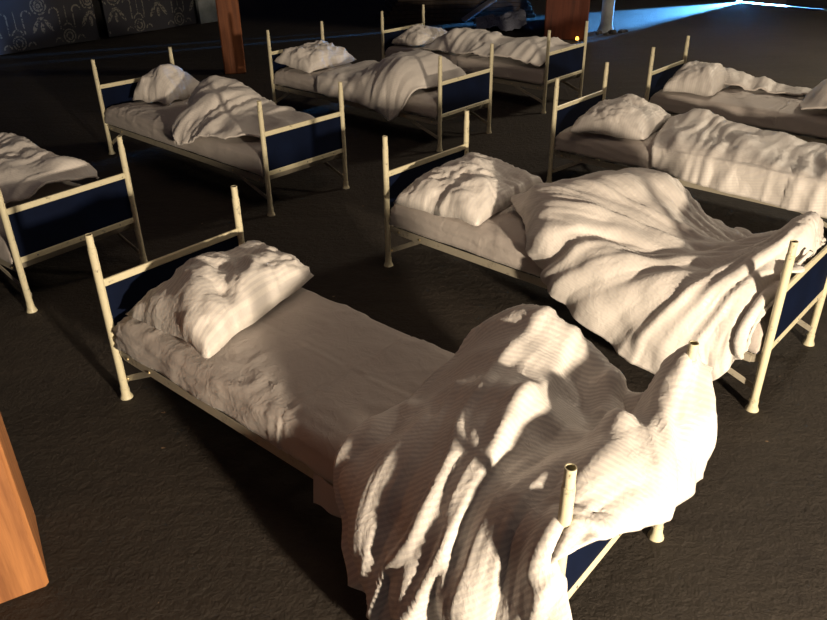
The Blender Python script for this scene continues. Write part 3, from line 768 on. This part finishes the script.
duvet(beds['D'], 'duvet', [
 [(-.38,.38,.40),(-.1,.40,.40),(.2,.40,.38),(.5,.41,.38),(.8,.40,.38)],
 [(-.42,.30,.42),(-.1,.32,.46),(.18,.34,.58),(.5,.34,.60),(.85,.30,.46)],
 [(-.42,.05,.43),(-.1,.08,.46),(.22,.10,.60),(.5,.10,.63),(.88,.08,.46)],
 [(-.40,-.15,.43),(-.05,-.15,.45),(.28,-.14,.58),(.54,-.14,.60),(.80,-.12,.47)],
 [(-.37,-.34,.42),(.1,-.34,.42),(.38,-.36,.50),(.58,-.36,.54),(.76,-.34,.46)],
 [(-.36,-.39,.32),(.2,-.40,.30),(.46,-.42,.32),(.60,-.43,.30),(.74,-.41,.36)],
 [(-.34,-.39,.29),(.25,-.40,.27),(.50,-.43,.22),(.60,-.44,.20),(.70,-.42,.30)]],
 'white duvet with a tall lump hanging over the side of the top centre bed', res=.018,
 waves=(hang_folds(6, .014, .2, .3, .8, 6), lumps(.014, 6, 7)), eu=.05, ev=.06, seed=35, rot=.3, mat='duvet_soft', group='duvets thrown over the beds')

duvet(beds['E'], 'duvet', [
 [(-.50,.36,.42),(-.3,.38,.44),(0,.39,.44),(.35,.39,.42),(.7,.38,.42),(.95,.36,.42)],
 [(-.52,.28,.44),(-.35,.30,.56),(-.05,.30,.55),(.35,.30,.52),(.7,.28,.56),(.98,.28,.50)],
 [(-.52,.05,.44),(-.35,.05,.58),(-.05,.05,.57),(.35,.05,.52),(.7,.05,.57),(1.0,.05,.48)],
 [(-.52,-.2,.44),(-.3,-.2,.53),(.0,-.2,.52),(.35,-.2,.5),(.7,-.2,.54),(.98,-.2,.47)],
 [(-.48,-.33,.42),(-.25,-.34,.44),(.0,-.34,.44),(.35,-.35,.44),(.7,-.35,.46),(.95,-.33,.44)]],
 'white duvet spread puffy along the farthest bed', res=.02,
 waves=(fan_folds(-.5, .3, 10, .014, .2, .1, 1.8, 12), lumps(.014, 5, 17)), eu=.05, ev=.05, seed=45, rot=.3, mat='duvet_soft', group='duvets thrown over the beds')

duvet(beds['F'], 'duvet', [
 [(-.42,.36,.42),(-.2,.38,.40),(.2,.38,.38),(.6,.38,.38),(1.0,.37,.38)],
 [(-.44,.26,.44),(-.24,.28,.52),(.2,.29,.47),(.6,.29,.45),(1.0,.28,.44)],
 [(-.40,.08,.44),(-.22,.08,.50),(.2,.08,.47),(.6,.08,.45),(1.0,.08,.44)],
 [(-.36,-.12,.43),(-.18,-.12,.48),(.2,-.12,.46),(.6,-.12,.45),(1.0,-.12,.44)],
 [(-.30,-.33,.43),(-.1,-.34,.45),(.25,-.34,.44),(.62,-.34,.44),(1.0,-.34,.43)],
 [(-.26,-.38,.34),(-.05,-.385,.32),(.28,-.39,.30),(.65,-.39,.29),(1.0,-.39,.28)],
 [(-.25,-.385,.30),(-.04,-.39,.27),(.3,-.395,.25),(.65,-.395,.235),(1.0,-.39,.235)]],
 'flat cream-white duvet covering the right bed from its middle to the cropped foot', res=.015,
 waves=(fan_folds(-.5, .35, 11, .010, .9, .1, 2.2, 22), lumps(.010, 6, 27)), eu=.04, ev=.05, seed=55, rot=.2, mat='duvet_soft', group='duvets thrown over the beds')

# cloth trailing off the pillow of bed G, and a dark heap at the frame's right edge
duvet(beds['G'], 'loose_cover', [
 [(-.90,.42,.40),(-.6,.46,.42),(-.3,.47,.40),(0.0,.46,.40),(.3,.44,.40)],
 [(-.92,.30,.56),(-.62,.30,.52),(-.3,.30,.48),(0.0,.30,.46),(.3,.30,.43)],
 [(-.88,.16,.60),(-.62,.17,.50),(-.35,.20,.45),(-.05,.20,.44),(.25,.22,.43)],
 [(-.74,.02,.55),(-.60,.06,.46),(-.38,.12,.43),(-.1,.14,.43),(.2,.16,.43)]],
 'thin bluish-white cloth trailing from the pillow along the upper right bed', res=.017,
 waves=(hang_folds(6, .014, .0, .3, .8, 16), lumps(.012, 8, 37)), eu=.07, ev=.05, seed=65, mat='duvet_plain', group=None, cat='cloth')
duvet(beds['G'], 'duvet', [
 [(.15,.34,.43),(.3,.36,.52),(.55,.37,.50),(.85,.36,.46)],
 [(.10,.20,.44),(.25,.20,.60),(.55,.22,.58),(.9,.22,.5)],
 [(.08,.02,.43),(.25,.02,.60),(.55,.02,.58),(.9,.02,.5)],
 [(.10,-.16,.43),(.28,-.17,.54),(.55,-.18,.54),(.9,-.18,.48)],
 [(.16,-.30,.42),(.32,-.32,.45),(.55,-.33,.46),(.9,-.33,.44)]],
 'shadowed duvet heaped on the upper right bed, cut by the right edge of the photo', res=.018,
 waves=(lumps(.02, 5, 41),), eu=.06, ev=.06, seed=75, mat='duvet_soft', group='duvets thrown over the beds')
duvet(beds['H'], 'duvet', [
 [(-.45,.38,.44),(-.15,.40,.50),(.15,.40,.48),(.45,.39,.46),(.66,.38,.43)],
 [(-.45,.27,.46),(-.18,.30,.60),(.12,.30,.58),(.45,.30,.57),(.70,.29,.50)],
 [(-.42,.10,.46),(-.15,.12,.58),(.12,.12,.52),(.45,.12,.54),(.72,.12,.48)],
 [(-.40,-.08,.46),(-.15,-.08,.52),(.10,-.08,.48),(.36,-.08,.54),(.70,-.06,.46)],
 [(-.40,-.30,.43),(-.15,-.32,.54),(.10,-.32,.50),(.30,-.32,.50),(.56,-.26,.44)]],
 'white duvet piled in a peaked heap on the bed cut off by the left edge', res=.014,
 waves=(fan_folds(.0, -.1, 7, .018, .2, .05, .8, 32), lumps(.02, 5, 47)), eu=.07, ev=.07, seed=85, rot=.4, mat='duvet_soft', group='duvets thrown over the beds')

PG = 'pillows lying loose on the beds'
pillow(beds['A'], (-.725, .03), (.44, .68), .0, 'striped crumpled pillow with a deep dark hollow on the nearest bed', H=.15, dents=((.15, -.02, .07, .06), (.5, -.35, .05, .04), (-.1, .5, .08, .03)), mat='duvet', seed=3, taper=.2, shear=-.04)
pillow(beds['B'], (-.70, -.03), (.52, .72), .12, 'bright wrinkled white pillow on the middle bed beside its duvet', H=.15, dents=((.5, .3, .09, .05),), seed=8)
pillow(beds['C'], (-.80, .12), (.36, .46), .3, 'plump rounded pillow standing up on the bed before the thin orange pillar', H=.19, seed=13)
pillow(beds['D'], (-.78, .0), (.44, .69), .1, 'white pillow propped at the head of the top centre bed', H=.14, tilt=(-.12, 0), seed=18)
pillow(beds['E'], (-.78, .02), (.38, .62), .0, 'greyish shaded pillow at the head of the farthest bed', H=.13, seed=23, mat='duvet_plain')
pillow(beds['F'], (-.68, -.02), (.52, .68), .15, 'cream pillow lying at the head of the right bed covered by a flat duvet', H=.14, seed=28)
pillow(beds['G'], (-.74, -.05), (.40, .56), .1, 'shaded rounded pillow at the head of the upper right bed', H=.17, seed=33)
pillow(beds['H'], (-.72, .05), (.46, .62), .0, 'bluish pillow just showing at the left edge, at the head of the cropped left bed', H=.16, seed=38, mat='duvet_plain')
